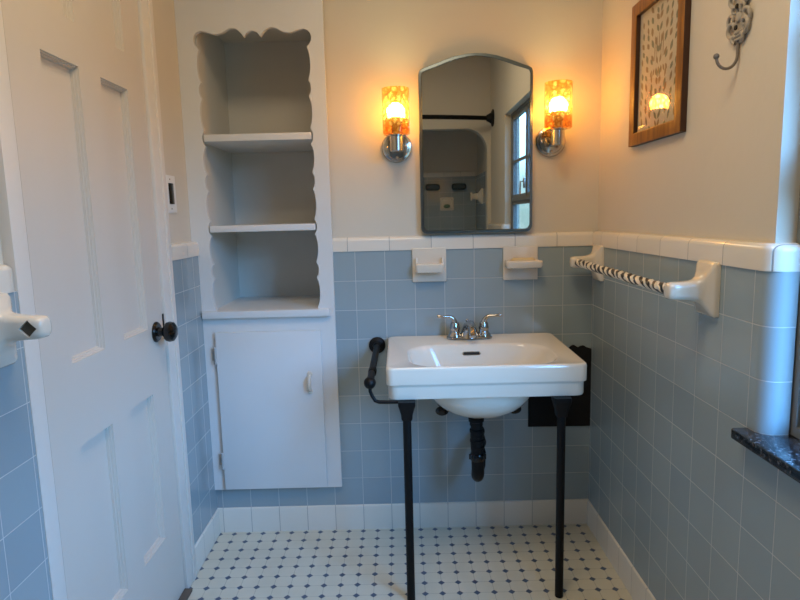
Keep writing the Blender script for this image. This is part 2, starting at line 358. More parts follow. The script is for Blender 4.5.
struct(band('baseboard_left', [((XL+.006, -.291), (PL, -.291)), ((XL+.006, PB), (PL, PB))], 0, ZB, M['base_yl'], top_round=.006))
struct(band('baseboard_left', [((XL+.006, YF), (PL, YF)), ((XL+.006, -1.057), (PL, -1.057))], 0, ZB, M['base_yl'], top_round=.006))
# the wall behind the camera with the arched opening of the tub alcove (seen in the mirror)
AX1 = .004; arch = [(-1.40, 0), (-1.40, 1.60)]
arch = [(-1.40, .56), (AX1-.012, .56)]
for k in range(9):
    a = PI/2*k/8; arch.append((AX1-.012-.17+.17*math.cos(a), 1.70+.17*math.sin(a)))
for k in range(9):
    a = PI/2+PI/2*k/8; arch.append((-1.40+.17+.17*math.cos(a), 1.70+.17*math.sin(a)))
wf = struct(shape2d('wall_front', [[(-1.47, .0), (.03, .0), (.03, CEIL), (-1.47, CEIL)], arch], .09, (lambda u, v, w: Vector((u, YF-w, v))), M['plaster']))
wa = struct(shape2d('wall_alcove', [rect(-1.6, .16, 0, CEIL)], .08, (lambda u, v, w: Vector((u, YA-PB-w, v))), M['plaster']))
b = B(); b.box(-1.45, .0, YA-PB, YA, 0, 1.555); b.build('tile_wainscot', M['tile_x'], wa)
b = B(); b.box(.002, PR, YA, YF-.09, 0, 1.555); b.build('tile_wainscot', M['tile_yr'], wr)
b = B(); b.box(PL, XL, YA, YF-.09, 0, 1.555); b.build('tile_wainscot', M['tile_yl'], wl)
struct(band('trim_6', [((-1.44, YA+.004), (-1.44, YA-PB)), ((-.002, YA+.004), (-.002, YA-PB))], 1.555, 1.60, M['cap_x'], top_round=.012))
# ---------------------------------------------------------------- window
WX = .060
win = bpy.data.objects.new('window_1', None); win.location = (WX, YW1, ZW0); COL.objects.link(win); struct(win)
wy0, wy1, wz0, wz1 = YW0+.0245, YW1-.0245, .758, 1.866
shape2d('window_frame', [rect(wy0-.0235, wy1+.0235, wz0, wz1), rect(wy0+.014, wy1-.014, wz0+.02, wz1-.02)], .035, RW(WX), M['steel'], win)
def sash(y0, y1, z0, z1, mun, x=WX+.006):
    s = shape2d('sash', [rect(y0, y1, z0, z1), rect(y0+.017, y1-.017, z0+.02, z1-.02)], .024, RW(x), M['steel'], win)
    b = B(); b.box(x+.011, x+.014, y0+.016, y1-.016, z0+.019, z1-.019); b.build('pane', M['pane'], s).location = (0, 0, 0)
    for z in mun:
        b = B(); b.box(x+.002, x+.020, y0+.016, y1-.016, z-.008, z+.008); b.build('muntin', M['steel'], s).location = (0, 0, 0)
ym = (wy0+wy1)/2
sash(wy0+.015, ym-.011, 1.312, wz1-.021, [1.55]); sash(ym+.011, wy1-.015, 1.312, wz1-.021, [1.55])
sash(wy0+.015, wy1-.015, wz0+.021, 1.288, [])
b = B(); b.box(WX+.001, WX+.034, wy0+.013, wy1-.013, 1.289, 1.311); b.build('transom_bar', M['steel'], win)
b = B(); b.box(WX+.001, WX+.034, ym-.010, ym+.010, 1.311, wz1-.019); b.build('mullion', M['steel'], win)
b = B(); b.box(WX-.014, WX-.001, ym-.012, ym+.012, 1.36, 1.42, .003); b.tube([(WX-.012, ym, 1.40), (WX-.03, ym, 1.40), (WX-.033, ym, 1.32)], .005, 8); b.build('window_latch', M['nickel'], win)
b = B(); b.box(-.032, WX+.036, YW0-.03, -1.000, .734, .757, .004)
tag(b.build('window_sill_slab', M['granite']), 'black speckled stone sill slab projecting from the blue tiled wall under the window', 'window sill')
# ---------------------------------------------------------------- door in the left wall
door = bpy.data.objects.new('door_1', None); door.location = (XL, DY0, 0); COL.objects.link(door); struct(door)
XD = XL-.002
def door_slab():
    b = B(); bm = b.bm; y0, y1, z0, z1 = DY0+.005, DY1-.004, .012, DZ-.006
    cols = [(-.893, -.742), (-.640, -.490)]; rows = [(.255, .709), (.902, 1.571), (1.669, 1.90)]
    ys = [y0]+[v for c in cols for v in c]+[y1]; zs = [z0]+[v for r in rows for v in r]+[z1]
    for i in range(len(ys)-1):
        for j in range(len(zs)-1):
            a, c, d, e_ = ys[i], ys[i+1], zs[j], zs[j+1]
            if i % 2 == 1 and j % 2 == 1:
                prof = [(0, 0), (.0012, .005), (.0035, .0055), (.0047, .0105), (.0070, .011), (.0085, .0175)]
                secs = [[Vector((XD-dp, a+w, d+w)), Vector((XD-dp, c-w, d+w)), Vector((XD-dp, c-w, e_-w)), Vector((XD-dp, a+w, e_-w))] for w, dp in prof]
                b.loft(secs, False, True)
            else: b.poly([(XD, a, d), (XD, c, d), (XD, c, e_), (XD, a, e_)])
    bmesh.ops.remove_doubles(bm, verts=bm.verts, dist=1e-5)
    # edges and back
    bk = XD-.04
    for p, q in (((y0, z0), (y1, z0)), ((y1, z0), (y1, z1)), ((y1, z1), (y0, z1)), ((y0, z1), (y0, z0))):
        b.poly([(XD, p[0], p[1]), (XD, q[0], q[1]), (bk, q[0], q[1]), (bk, p[0], p[1])])
    b.poly([(bk, y0, z0), (bk, y1, z0), (bk, y1, z1), (bk, y0, z1)])
    bmesh.ops.remove_doubles(bm, verts=bm.verts, dist=1e-5)
    return b.build('panel_door', M['door'], door, 25)
door_slab()
k = Vector((XD, -.436, .884))
b = B(); b.lathe([(.0, .0), (.031, .0005), (.031, .004), (.026, .009), (.014, .010), (.0125, .022), (.019, .027), (.0285, .034), (.031, .043), (.028, .053), (.018, .060), (.0, .0625)], k, (1, 0, 0), 32)
b.build('door_knob', M['blackgloss'], door)
b = B(); b.box(XD+.0004, XD+.003, DY1-.012, DY1-.004, .85, .93, .001); b.build('latch_plate', M['black'], door)
# casing: two side boards and a head
b = B(); b.box(PL, XL+.006, DY1, -.292, 0, DZ+.0, .002); b.box(XL+.0055, XL+.010, DY1+.050, -.293, 0, DZ+.0, .002); struct(b.build('trim_7', M['casing']))
b = B(); b.box(PL, XL+.001, -1.0555, DY0, 0, DZ+.0, .001); struct(b.build('trim_8', M['casing']))
b = B(); b.box(PL, XL+.012, -1.0555, -.292, DZ, DZ+.08, .003); struct(b.build('trim_9', M['casing']))
b = B(); b.box(PL-.1, XL+.022, DY0+.001, DY1-.001, 0, .010, .003); struct(b.build('trim_10', mat('worn_threshold', srgb(96, 84, 72), .6, noise=.3)))
# ---------------------------------------------------------------- built-in cabinet
cab = empty('built_in_cabinet', (-1.2045, -.018, .183), 'white painted built-in corner cabinet with scalloped open shelves above a small door', 'cabinet')
def arcpts(p, q, bulge, n=8):
    """points from p (excluded) to q (included) bulging sideways along +n"""
    p = Vector(p); q = Vector(q); d = q-p; nrm = Vector((d.y, -d.x)).normalized(); L_ = d.length
    out = []
    for i in range(1, n+1):
        t = i/n; s_ = 1-(2*t-1)**2; s_ = s_**.7
        r_ = p+d*t+nrm*bulge*s_; out.append((r_.x, r_.y))
    return out
CX = -1.2045; HX = .187
cus = [.885, .996, 1.051, 1.153, 1.207, 1.314, 1.373, 1.471, 1.526, 1.635, 1.689, 1.800]
hole = [(CX+HX, .86), (CX+HX, cus[0])]
for i in range(len(cus)-1):
    big = cus[i+1]-cus[i] > .08
    hole += arcpts((CX+HX, cus[i]), (CX+HX, cus[i+1]), .0105 if big else .0095)
def cat(pts, n=5):
    out = []
    P_ = [Vector(p) for p in pts]
    for i in range(1, len(P_)-2):
        p0, p1, p2, p3 = P_[i-1], P_[i], P_[i+1], P_[i+2]
        for j in range(n):
            t = j/n; out.append(.5*((2*p1)+(-p0+p2)*t+(2*p0-5*p1+4*p2-p3)*t*t+(-p0+3*p1-3*p2+p3)*t**3))
    out.append(P_[-2]); return [(v.x, v.y) for v in out]
halftop = [(.180, 1.79), (.187, 1.800), (.199, 1.812), (.2045, 1.830), (.199, 1.849), (.181, 1.860), (.155, 1.856), (.130, 1.849), (.104, 1.854), (.080, 1.866), (.058, 1.866), (.042, 1.855), (.029, 1.838), (.02, 1.82)]
rt = cat([(CX+a, c) for a, c in halftop])
mid = arcpts((CX+.029, 1.838), (CX-.029, 1.838), .020)
lt = [(2*CX-a, c) for a, c in rt[::-1]]
hole += rt[1:]+mid+lt[1:-1]
lside = [(2*CX-a, c) for a, c in hole[1:1+1+8*(len(cus)-1)]][::-1]
hole += lside+[(CX-HX, .86)]
shape2d('face_frame', [rect(-1.4655, -.956, .183, CEIL-.001), hole, rect(-1.385, -1.025, .215, .775)], .018+.0, BK(-.018-.0005), M['cab'], cab)
# lining of the niche
b = B(); D_ = .365
b.box(NX0-.002, NX0+.006, PB, D_, .85, 1.935); b.box(NX1-.006, NX1+.002, PB, D_, .85, 1.935); b.box(NX0, NX1, D_, D_+.01, .85, 1.935); b.box(NX0, NX1, .0, D_, 1.927, 1.935)
b.build('niche_lining', M['cabin'], cab)
for z0, z1 in ((1.487, 1.512), (1.167, 1.191)):
    b = B(); b.box(CX-.191, CX+.191, -.021, .004, z0, z1, .003); b.box(NX0+.006, NX1-.006, .002, D_, z0, z1, .001); b.build('shelf', M['cab'], cab)
b = B(); b.box(-1.441, -.972, -.040, -.0185, .853, .880, .004); b.box(NX0+.006, NX1-.006, -.019, D_, .853, .880); b.build('counter_ledge', M['cab'], cab)
b = B(); b.box(-1.399, -1.010, -.035, -.0190, .190, .801, .003); cdoor = b.build('cabinet_door', M['cab'], cab)
b = B(); b.tube([(-1.057, -.035, .632), (-1.057, -.049, .630), (-1.057, -.056, .615), (-1.057, -.057, .600), (-1.057, -.053, .585), (-1.057, -.044, .576), (-1.057, -.035, .575)], [.005, .0055, .007, .0075, .007, .0055, .005], 10)
b.lathe([(0, 0), (.011, 0), (.009, .003), (0, .0035)], (-1.057, -.035, .636), (0, -1, 0), 16); b.lathe([(0, 0), (.011, 0), (.009, .003), (0, .0035)], (-1.057, -.035, .571), (0, -1, 0), 16)
b.build('door_pull', M['cer'], cdoor).location = (0, 0, 0)
hm = mat('painted_hinge', srgb(176, 176, 172), .45)
for z in (.715, .305):
    b = B(); b.tube([(-1.402, -.036, z-.026), (-1.402, -.036, z+.026)], .0042, 10)
    for dz in (-.028, .028): b.sphere((-1.402, -.036, z+dz), .0052, u=10, v=6)
    b.box(-1.420, -1.401, -.0215, -.019, z-.022, z+.022, .001)
    for dz in (-.014, .0, .014): b.sphere((-1.413, -.0215, z+dz), .003, u=8, v=6)
    b.build('hinge', hm, cab)
# ---------------------------------------------------------------- sink
SX0, SX1, SY0, SY1 = -.763, -.152, -.450, -.006
scx, scy = (SX0+SX1)/2, (SY0+SY1)/2; sw, sd = SX1-SX0, SY1-SY0
sink = empty('console_sink', (scx, scy, .53), 'white porcelain console sink with a wide rectangular basin on the tiled back wall', 'sink')
def sec(cx, cy, w, h, r, z): return [Vector((x, y, z+.009*y/.45)) for x, y in rr(cx, cy, w, h, r, 8)]
bx, by = -.457, -.292
ux, uy = -.456, -.27
und = []
for i in range(0, 9):
    a = PI/2*(1-i/8)*0+PI/2*i/8
    und.append((math.sin(a) if i else .02, -math.cos(a)))
S = []
for s_, c_ in und: S.append(sec(ux, uy, .356*s_+.002, .31*s_+.002, .155*s_, .672+.122*c_))
S.append(sec(ux, uy, .36, .32, .15, .670))
S += [sec(scx, scy, sw-.030, sd-.026, .03, .670), sec(scx, scy, sw-.014, sd-.012, .030, .667), sec(scx, scy, sw-.010, sd-.009, .032, .671),
      sec(scx, scy, sw-.010, sd-.009, .032, .704), sec(scx, scy, sw-.007, sd-.007, .033, .709), sec(scx, scy, sw-.001, sd-.001, .024, .712),
      sec(scx, scy, sw, sd, .024, .716), sec(scx, scy, sw, sd, .024, .757), sec(scx, scy, sw-.003, sd-.003, .024, .763), sec(scx, scy, sw-.010, sd-.010, .023, .7665),
      sec(scx, scy, sw-.018, sd-.018, .022, .7665), sec(scx, scy, sw-.030, sd-.030, .028, .765)]
# deck to basin
S += [sec(bx, by, .480, .288, .100, .7645), sec(bx, by, .470, .278, .098, .7620), sec(bx, by, .458, .268, .096, .754), sec(bx, by, .444, .256, .095, .735), sec(bx, by, .415, .236, .095, .700),
      sec(bx, by, .36, .20, .09, .650), sec(bx, by+.01, .28, .15, .07, .605), sec(bx, by+.015, .18, .10, .045, .578), sec(bx, by+.02, .08, .05, .02, .566), sec(bx, by+.02, .04, .04, .018, .564)]
b = B(); b.loft(S); b.build('basin', M['porc'], sink, 50)
# overflow slot on the rear slope of the bowl
b = B(); b.loft([[Vector((x-.4700, -.1590+dy, z)) for x, z in rr(0, .731, .062, .0125, .006, 5)] for dy in (-.0085, .004)]); b.build('overflow_ring', M['nickel'], sink)
b = B(); b.loft([[Vector((x-.4700, -.1590+dy, z)) for x, z in rr(0, .731, .055, .0085, .004, 5)] for dy in (-.0095, .004)]); b.build('overflow_slot', M['dark'], sink)
b = B(); b.lathe([(0, 0), (.021, 0), (.021, .003), (.015, .004), (.013, .002), (0, .002)], (bx, by+.02, .564), (0, 0, 1), 24); b.build('drain', M['chrome'], sink)
# faucet
fx, fy, fz = -.466, -.070, .7652
fau = empty('faucet', (fx, fy, fz), 'chrome two-handle faucet with curved levers on the back rim of the white sink', 'faucet')
b = B(); b.loft([[Vector((x, y, fz+h)) for x, y in rr(fx, fy, w, d, r, 8)] for w, d, r, h in ((.166, .054, .027, 0), (.166, .054, .027, .006), (.156, .046, .023, .010), (.12, .03, .015, .0115))]); b.build('base_plate', M['chrome'], fau)
for s_ in (-1, 1):
    hx = fx+s_*.0520
    b = B(); b.lathe([(0, .006), (.026, .008), (.0255, .014), (.019, .022), (.0165, .030), (.018, .034), (.0185, .040), (.017, .046), (.0165, .052), (.014, .059), (.0, .063)], (hx, fy, fz), (0, 0, 1), 28)
    h_ = b.build('valve_body', M['chrome'], fau)
    pts = [(hx, fy, fz+.054), (hx+s_*.003, fy-.001, fz+.067), (hx+s_*.010, fy-.003, fz+.077), (hx+s_*.020, fy-.004, fz+.081), (hx+s_*.038, fy-.006, fz+.0815), (hx+s_*.058, fy-.008, fz+.0835), (hx+s_*.065, fy-.008, fz+.084)]
    b = B(); b.tube(pts, [.011, .0095, .0075, .006, .0052, .0066, .0045], 14); b.build('lever_handle', M['chrome'], fau)
b = B(); pts = [(fx, fy, fz+.008), (fx, fy-.002, fz+.028), (fx, fy-.012, fz+.046), (fx, fy-.034, fz+.055), (fx, fy-.062, fz+.048), (fx, fy-.088, fz+.038), (fx, fy-.100, fz+.026)]
b.tube(pts, [.036, .028, .022, .016, .0135, .0125, .0115], 20); b.build('spout', M['chrome'], fau)
b = B(); b.tube([(fx-.006, fy+.018, fz+.01), (fx-.006, fy+.018, fz+.058)], .003, 8); b.sphere((fx-.006, fy+.018, fz+.062), .0062, u=12, v=8); b.build('lift_rod', M['chrome'], fau)
# stand
st = empty('sink_stand', (-.47, -.43, 0), 'black metal sink stand with two thin legs and a side towel rail', 'sink stand')
for lx in (-.702, -.232):
    b = B(); b.tube([(lx, -.446, .001), (lx, -.446, .615)], .0128, 20);  lg = b.build('leg', M['black'], st)
    b = B(); b.loft([[Vector((x, y, z)) for x, y in rr(lx, -.443, w, w, .006, 3)] for w, z in ((.030, .595), (.034, .600), (.036, .614), (.046, .634), (.052, .644), (.052, .6565))]); b.build('leg_socket', M['black'], lg).location = (0, 0, 0)
b = B(); b.lathe([(0, 0), (.031, 0), (.031, .008), (.026, .013), (.016, .016), (.014, .03), (.0105, .036)], (-.804, 0.000, .733), (0, -1, 0), 28); b.build('wall_flange', M['black'], st)
b = B(); b.tube([(-.804, -.02, .733), (-.807, -.20, .725), (-.811, -.415, .714)], .0115, 18)
for q in range(4): b.lathe([(.012, 0), (.0135, .002), (.0135, .005), (.012, .007)], (-.8085, -.35+q*.011, .7175), (0, 1, -.03), 18)
b.build('towel_rail', M['black'], st)
b = B(); b.lathe([(0, -.019), (.010, -.016), (.0175, -.006), (.0185, .004), (.014, .014), (.0115, .02)], (-.8115, -.444, .713), (0, 1, .0), 24); b.build('rail_end_knob', M['black'], st)
pp = [(-.8115, -.446, .703), (-.811, -.446, .688), (-.806, -.446, .674), (-.797, -.446, .658), (-.785, -.446, .6535), (-.76, -.446, .6525), (-.715, -.445, .6525)]
b = B(); b.tube(pp, .0056, 10); b.build('rail_bracket_rod', M['black'], st)
# trap
tr_ = empty('sink_trap', (-.461, -.25, .28), 'black drain trap hanging under the middle of the white sink bowl', 'drain pipe')
b = B(); b.lathe([(.0, 0), (.027, 0), (.027, .014), (.021, .016), (.021, .035), (.024, .037), (.024, .045), (.017, .047)][::-1] if False else [(.0, 0), (.022, 0), (.022, .012), (.026, .014), (.026, .024), (.020, .026), (.020, .035), (.0, .036)], (-0.468, -.262, .507), (0, 0, 1), 20); b.build('slip_nut', M['black'], tr_)
b = B(); b.tube([(-0.468, -.262, .51), (-0.467, -.262, .44), (-0.464, -.262, .39)], [.019, .021, .0205], 18); 
for q, (zq, rq) in enumerate(((.488, .0235), (.470, .0215), (.452, .0245), (.428, .0235))): b.lathe([(.018, -.006), (rq, -.004), (rq, .004), (.018, .006)], (-.467+.001*q, -.262, zq), (0, 0, 1), 16)
b.build('tailpiece', M['black'], tr_)
b = B(); b.lathe([(.0, 0), (.024, 0), (.027, .006), (.027, .018), (.024, .024), (0, .024)], (-.464, -.262, .383), (0, 0, 1), 14)
for q in range(8): b.box(-.464+.026*math.cos(q*PI/4)-.003, -.464+.026*math.cos(q*PI/4)+.003, -.262+.026*math.sin(q*PI/4)-.003, -.262+.026*math.sin(q*PI/4)+.003, .386, .404, .001)
b.build('trap_nut', M['blackgloss'], tr_)
pp = [(-0.464, -.262, .39), (-0.463, -.262, .350), (-0.462, -.256, .332), (-0.461, -.238, .316), (-0.459, -.215, .310), (-0.455, -.190, .314), (-.446, -.172, .326), (-.444, -.165, .345), (-.442, -.160, .365), (-.446, -.14, .380), (-.434, -.11, .384), (-.430, -.006, .385)]
b = B(); b.tube(pp, .0215, 20); b.build('trap_bend', M['black'], tr_)
b = B(); b.lathe([(.0, 0), (.028, 0), (.026, .006), (.022, .008), (0, .008)], (-.430, -.0005, .385), (0, -1, 0), 24); b.build('wall_escutcheon', M['black'], tr_)
for vx, lab in ((-.572, 'small black shut-off valve under the left side of the sink bowl'), (-.309, 'small black shut-off valve under the right side of the sink bowl')):
    sg = -1 if vx < -.45 else 1
    v = empty('supply_valve', (vx, -.001, .53), lab, 'valve', 'shut-off valves under the sink')
    b = B(); b.lathe([(0, 0), (.022, 0), (.019, .005), (0, .006)], (vx, -.0005, .527), (0, -1, 0), 20); b.tube([(vx, -.004, .527), (vx, -.075, .527)], .008, 12); b.sphere((vx, -.08, .527), .015); b.tube([(vx, -.08, .53), (vx, -.08, .56), (vx-sg*.03, -.075, .60), (vx-sg*.04, -.075, .655)], .0055, 8); b.build('valve_body', M['black'], v)
    b = B(); b.sphere((vx+.0, -.112, .508), .021, (1.15, .5, .85)); b.tube([(vx, -.085, .525), (vx, -.108, .52)], .006, 8); b.build('valve_handle', M['blackgloss'], v)
# black panel in the corner
def panel():
    top = [(-.234, .66), (-.22, .68), (-.17, .70), (-.13, .694), (-.10, .702), (-.088, .700), (-.078, .709), (-.068, .713), (-.058, .708), (-.050, .704), (-.042, .708), (-.030, .710), (-.020, .704), (-.003, .698)]
    top = [top[0]]+cat([top[0]]+top+[top[-1]], 4)[1:]
    loop = [(-.234, .402), (-.003, .400)]+top[::-1]
    return shape2d('hanging_cloth_panel', [loop], .004, BK(-.0048), M['cloth'], None, .002)
tag(panel(), 'black panel with a wavy top edge on the tiles behind the sink\'s right end', 'panel')
# ---------------------------------------------------------------- mirror
def mirror():
    def outline(ins):
        x0, x1, z0 = -.631+ins, -.229-ins, 1.143+ins
        pts = []
        r = .022-ins*.3
        for q, (cx_, cz_, a0) in enumerate(((x1-r, z0+r, -PI/2),)):
            pts += [(cx_+r*math.cos(a0+PI/2*k/6), cz_+r*math.sin(a0+PI/2*k/6)) for k in range(7)]
        half = [(x1, 1.700-ins*.6), (x1-.004, 1.7115-ins*.7), (x1-.016, 1.7185-ins*.9), (x1-.05, 1.7305-ins), (x1-.09, 1.745-ins), (x1-.125, 1.756-ins), (x1-.165, 1.7635-ins)]
        c = (x0+x1)/2
        pts += half+[(c, 1.7655-ins)]+[(2*c-a, z) for a, z in half[::-1]]
        pts += [(x0+r-r*math.sin(PI/2*k/6)*1.0*0-r*math.cos(PI/2*k/6), z0+r-r*math.sin(PI/2*k/6)) for k in range(7)]
        return pts
    m = empty('mirror', (-.43, .0, 1.143), 'arched-top wall mirror with a thin dark metal frame between the two lamps', 'mirror')
    o0, o1 = outline(0), outline(.012)
    b = B()
    f = lambda L_, y: [Vector((x, y, z)) for x, z in L_]
    b.loft([f(outline(0), PB-.001), f(outline(0), -.018), f(outline(.0015), -.0215), f(outline(.009), -.0222), f(outline(.012), -.0195)], True, False)
    b.build('mirror_frame', M['mframe'], m)
    b = B(); b.bm.faces.new([b.bm.verts.new(v) for v in f(outline(.0112), -.0188)]); 
    g = b.build('mirror_glass', M['mirror'], m)
    g.modifiers.new('thickness', 'SOLIDIFY').thickness = .003; g.modifiers['thickness'].offset = -1
    for p in g.data.polygons: p.use_smooth = False
mirror()
# ---------------------------------------------------------------- sconces
def sconce(x, zc, label):
    s = empty('wall_sconce', (x, PB, zc), label, 'wall lamp', 'pair of wall sconces')
    q = lambda b, n, m: b.build(n, m, s)
    b = B(); b.lathe([(0, 0), (.0545, 0), (.0545, .008), (.051, .013), (.044, .015), (.042, .0185), (.030, .021), (0, .0225)], (x, PB, zc), (0, -1, 0), 40); q(b, 'backplate', M['chrome'])
    for dx, dz in ((-.034, -.002), (.034, -.002), (0, -.036)):
        b = B(); b.sphere((x+dx, PB-.021, zc+dz), .0055, u=12, v=8); q(b, 'screw_cap', M['chrome'])
    y = -.098
    b = B(); b.tube([(x, PB-.015, zc-.012), (x, y+.02, zc-.012)], .0095, 14); q(b, 'arm', M['chrome'])
    b = B(); b.lathe([(0, -.026), (.020, -.026), (.0225, -.023), (.0225, .024), (.030, .026), (.030, .029), (0, .029)], (x, y, zc), (0, 0, 1), 32); q(b, 'socket_cup', M['nickel'])
    b = B(); z0 = zc+.0295; h = .152; R_ = .0465
    b.lathe([(.018, 0), (R_-.004, 0), (R_, .004), (R_, h), (R_-.0028, h), (R_-.0028, .006), (.018, .004)], (x, y, z0), (0, 0, 1), 48, False); sh = q(b, 'glass_shade', M['amber'])
    b = B(); b.lathe([(0, .0), (.014, .0), (.014, .022), (.016, .026), (.024, .046), (.027, .0555), (0, .0556)], (x, y, z0), (0, 0, 1), 24); q(b, 'bulb_base', M['bulbbase'])
    b = B(); prof = [(0, .0558), (.027, .0558), (.030, .062), (.0315, .073), (.030, .085), (.024, .097), (.013, .105), (0, .107)]
    b.lathe(prof, (x, y, z0), (0, 0, 1), 28); q(b, 'bulb', M['bulb'])
sconce(-.7125, 1.4545, 'lit chrome wall sconce with a textured amber glass shade, left of the mirror')
sconce(-.1605, 1.4615, 'lit chrome wall sconce with a textured amber glass shade, right of the mirror')
# ---------------------------------------------------------------- ceramic fittings on the back wall
def soap(x0, x1, z0, z1, kind, label):
    s = empty('soap_dish', ((x0+x1)/2, 0, z0), label, 'soap dish', 'ceramic soap dishes above the sink')
    c = (x0+x1)/2
    b = B(); b.box(x0, x1, -.009, -.0005, z0, z1, .0035, 3); b.build('back_plate', M['cer'], s)
    w = (x1-x0)-.022 if kind == 0 else (x1-x0)+.002
    zc = z0+(.052 if kind == 0 else .060); d = .052 if kind == 0 else .064; zz = .036 if kind == 0 else .030
    cx_ = c if kind == 0 else c+.004
    f = lambda ww, dd, r, z: [Vector((x, y, z)) for x, y in rr(cx_, -.007-dd/2, ww, dd, r, 5)]
    S_ = [f(w-.03, d-.02, .01, zc-zz/2+.000), f(w-.006, d-.004, .008, zc-zz/2+.004), f(w, d, .009, zc-zz/2+.012), f(w, d, .009, zc+zz/2-.004), f(w-.005, d-.005, .008, zc+zz/2),
          f(w-.016, d-.016, .007, zc+zz/2), f(w-.021, d-.021, .007, zc+zz/2-.004), f(w-.026, d-.026, .006, zc+zz/2-.014)]
    b = B(); b.loft(S_); b.build('dish', M['cer'], s)
    if kind == 0:
        for sx_ in (-1, 1):
            b = B(); b.box(c+sx_*(w/2-.004)-.004, c+sx_*(w/2-.004)+.004, -.030, -.006, zc+zz/2-.008, zc+zz/2+.020, .0035)
            b.build('side_post', M['cer'], s)
soap(-.666, -.541, .967, 1.092, 0, 'cream ceramic soap shelf on the tiled wall, left one of two above the sink')
soap(-.332, -.205, .966, 1.090, 1, 'cream ceramic soap dish holding a bar of soap, right one of two above the sink')
b = B(); b.loft([[Vector((x, y, z)) for x, y in rr(-.2655, -.038, w, d, r, 6)] for w, d, r, z in ((.078, .034, .014, 1.0285), (.086, .040, .017, 1.036), (.086, .040, .017, 1.044), (.074, .030, .013, 1.0495))])
tag(b.build('soap_bar', M['soap']), 'cream bar of soap lying in the right-hand ceramic soap dish', 'soap')
# ---------------------------------------------------------------- towel bar on the right wall and the broken one on the left
def bracket(yc, zc, sgn, xw, name, parent, socket=0, reach=.105, width=.088, zlow=.965, zhigh=1.090, slim=1):
    """ceramic bracket: plate on the wall flaring into a blunt arm; sgn = direction into the room"""
    pz = (zlow+zhigh)/2; az = zc
    prof = [(0, width, zhigh-zlow, pz, .006), (.008, width, zhigh-zlow, pz, .006), (.014, width*.93, (zhigh-zlow)*.93, pz, .010), (.020, width*.70, .086, pz*.6+az*.4, .012), (.028, width*.56, .062, pz*.3+az*.7, .014),
            (.038, width*.50, .050, az, .014), (.050, width*.47, .045, az, .012), (reach*.7, width*.46, .042, az, .012), (reach*.86, width*.46, .041, az, .012), (reach*.95, width*.43, .037, az, .012), (reach-.001, width*.34, .031, az, .012), (reach, width*.2, .02, az, .008)]
    b = B(); b.loft([[Vector((xw+sgn*d, u, v)) for u, v in rr(yc, z, w, h, r, 5)] for d, w, h, z, r in prof])
    return b.build(name, M['cer'], parent)
tb = empty('towel_bar', (0, -.44, 1.03), 'ceramic towel bar with a black and white striped rod on the right wall', 'towel bar')
bracket(-.075, 1.032, -1, -.0005, 'bracket', tb); bracket(-.830, 1.023, -1, -.0005, 'bracket', tb, reach=.101)
ob = bpy.data.meshes.new('rod'); bm = bmesh.new(); rows = []; N_ = 150
for i in range(N_+1):
    y = -.090+(-.812+.090)*i/N_ ; tw = i*.22
    rows.append([bm.verts.new((.0125*math.cos(tw+k*PI/6)*(1+.10*math.cos(4*k*PI/6)), y+.45, .0125*math.sin(tw+k*PI/6)*(1+.10*math.cos(4*k*PI/6)))) for k in range(12)])
for a, c in zip(rows, rows[1:]):
    for k in range(12): bm.faces.new((a[k], a[(k+1) % 12], c[(k+1) % 12], c[k]))
bm.faces.new(rows[0]); bm.faces.new(rows[-1][::-1]); bmesh.ops.recalc_face_normals(bm, faces=bm.faces); bm.to_mesh(ob); bm.free()
rod = link('rod', ob, M['zebra'], tb, 60); rod.location = (-.082-tb.location.x, -.45-tb.location.y, 1.0275-tb.location.z); rod.rotation_euler.x = .012
def boolean_cut(o, cutter_me):
    c = bpy.data.objects.new('cutter', cutter_me); COL.objects.link(c); c.location = o.parent.location+o.location if o.parent else o.location
    c.location = (0, 0, 0)
    m = o.modifiers.new('b', 'BOOLEAN'); m.object = c; m.operation = 'DIFFERENCE'; m.solver = 'EXACT'
    bpy.context.view_layer.update(); dg = bpy.context.evaluated_depsgraph_get(); me = bpy.data.meshes.new_from_object(o.evaluated_get(dg))
    o.modifiers.clear(); o.data = me; finish(me); bpy.data.objects.remove(c)
lb = empty('towel_bar_bracket', (XL, -1.140, 1.02), 'white ceramic towel bar bracket with an empty diamond socket beside the door casing', 'towel bar bracket')
o = bracket(-1.140, 1.029, 1, XL+.0005, 'ceramic_body', lb, zlow=.955, zhigh=1.088, reach=.100, slim=.093)
hx_, hz_ = -1.368, 1.029
cb = bmesh.new(); s0 = [(hx_+dx*.0155, hz_+dz*.0155) for dx, dz in ((1, 0), (0, 1), (-1, 0), (0, -1))]
r0 = [cb.verts.new((x, -1.20, z)) for x, z in s0]; r1 = [cb.verts.new((x, -1.149, z)) for x, z in s0]
for i in range(4): cb.faces.new((r0[i], r0[(i+1) % 4], r1[(i+1) % 4], r1[i]))
cb.faces.new(r0); cb.faces.new(r1); bmesh.ops.recalc_face_normals(cb, faces=cb.faces); cme = bpy.data.meshes.new('c'); cb.to_mesh(cme); cb.free()
boolean_cut(o, cme)
b = B(); b.loft([[Vector((hx_+dx*.0148, y, hz_+dz*.0148)) for dx, dz in ((1, 0), (0, 1), (-1, 0), (0, -1))] for y in (-1.1555, -1.1495)]); b.build('socket_recess', mat('mottled_grey_brown', srgb(88, 80, 66), .9, noise=.4, nscale=60), lb)  # mottled grey-brown floor of the diamond socket
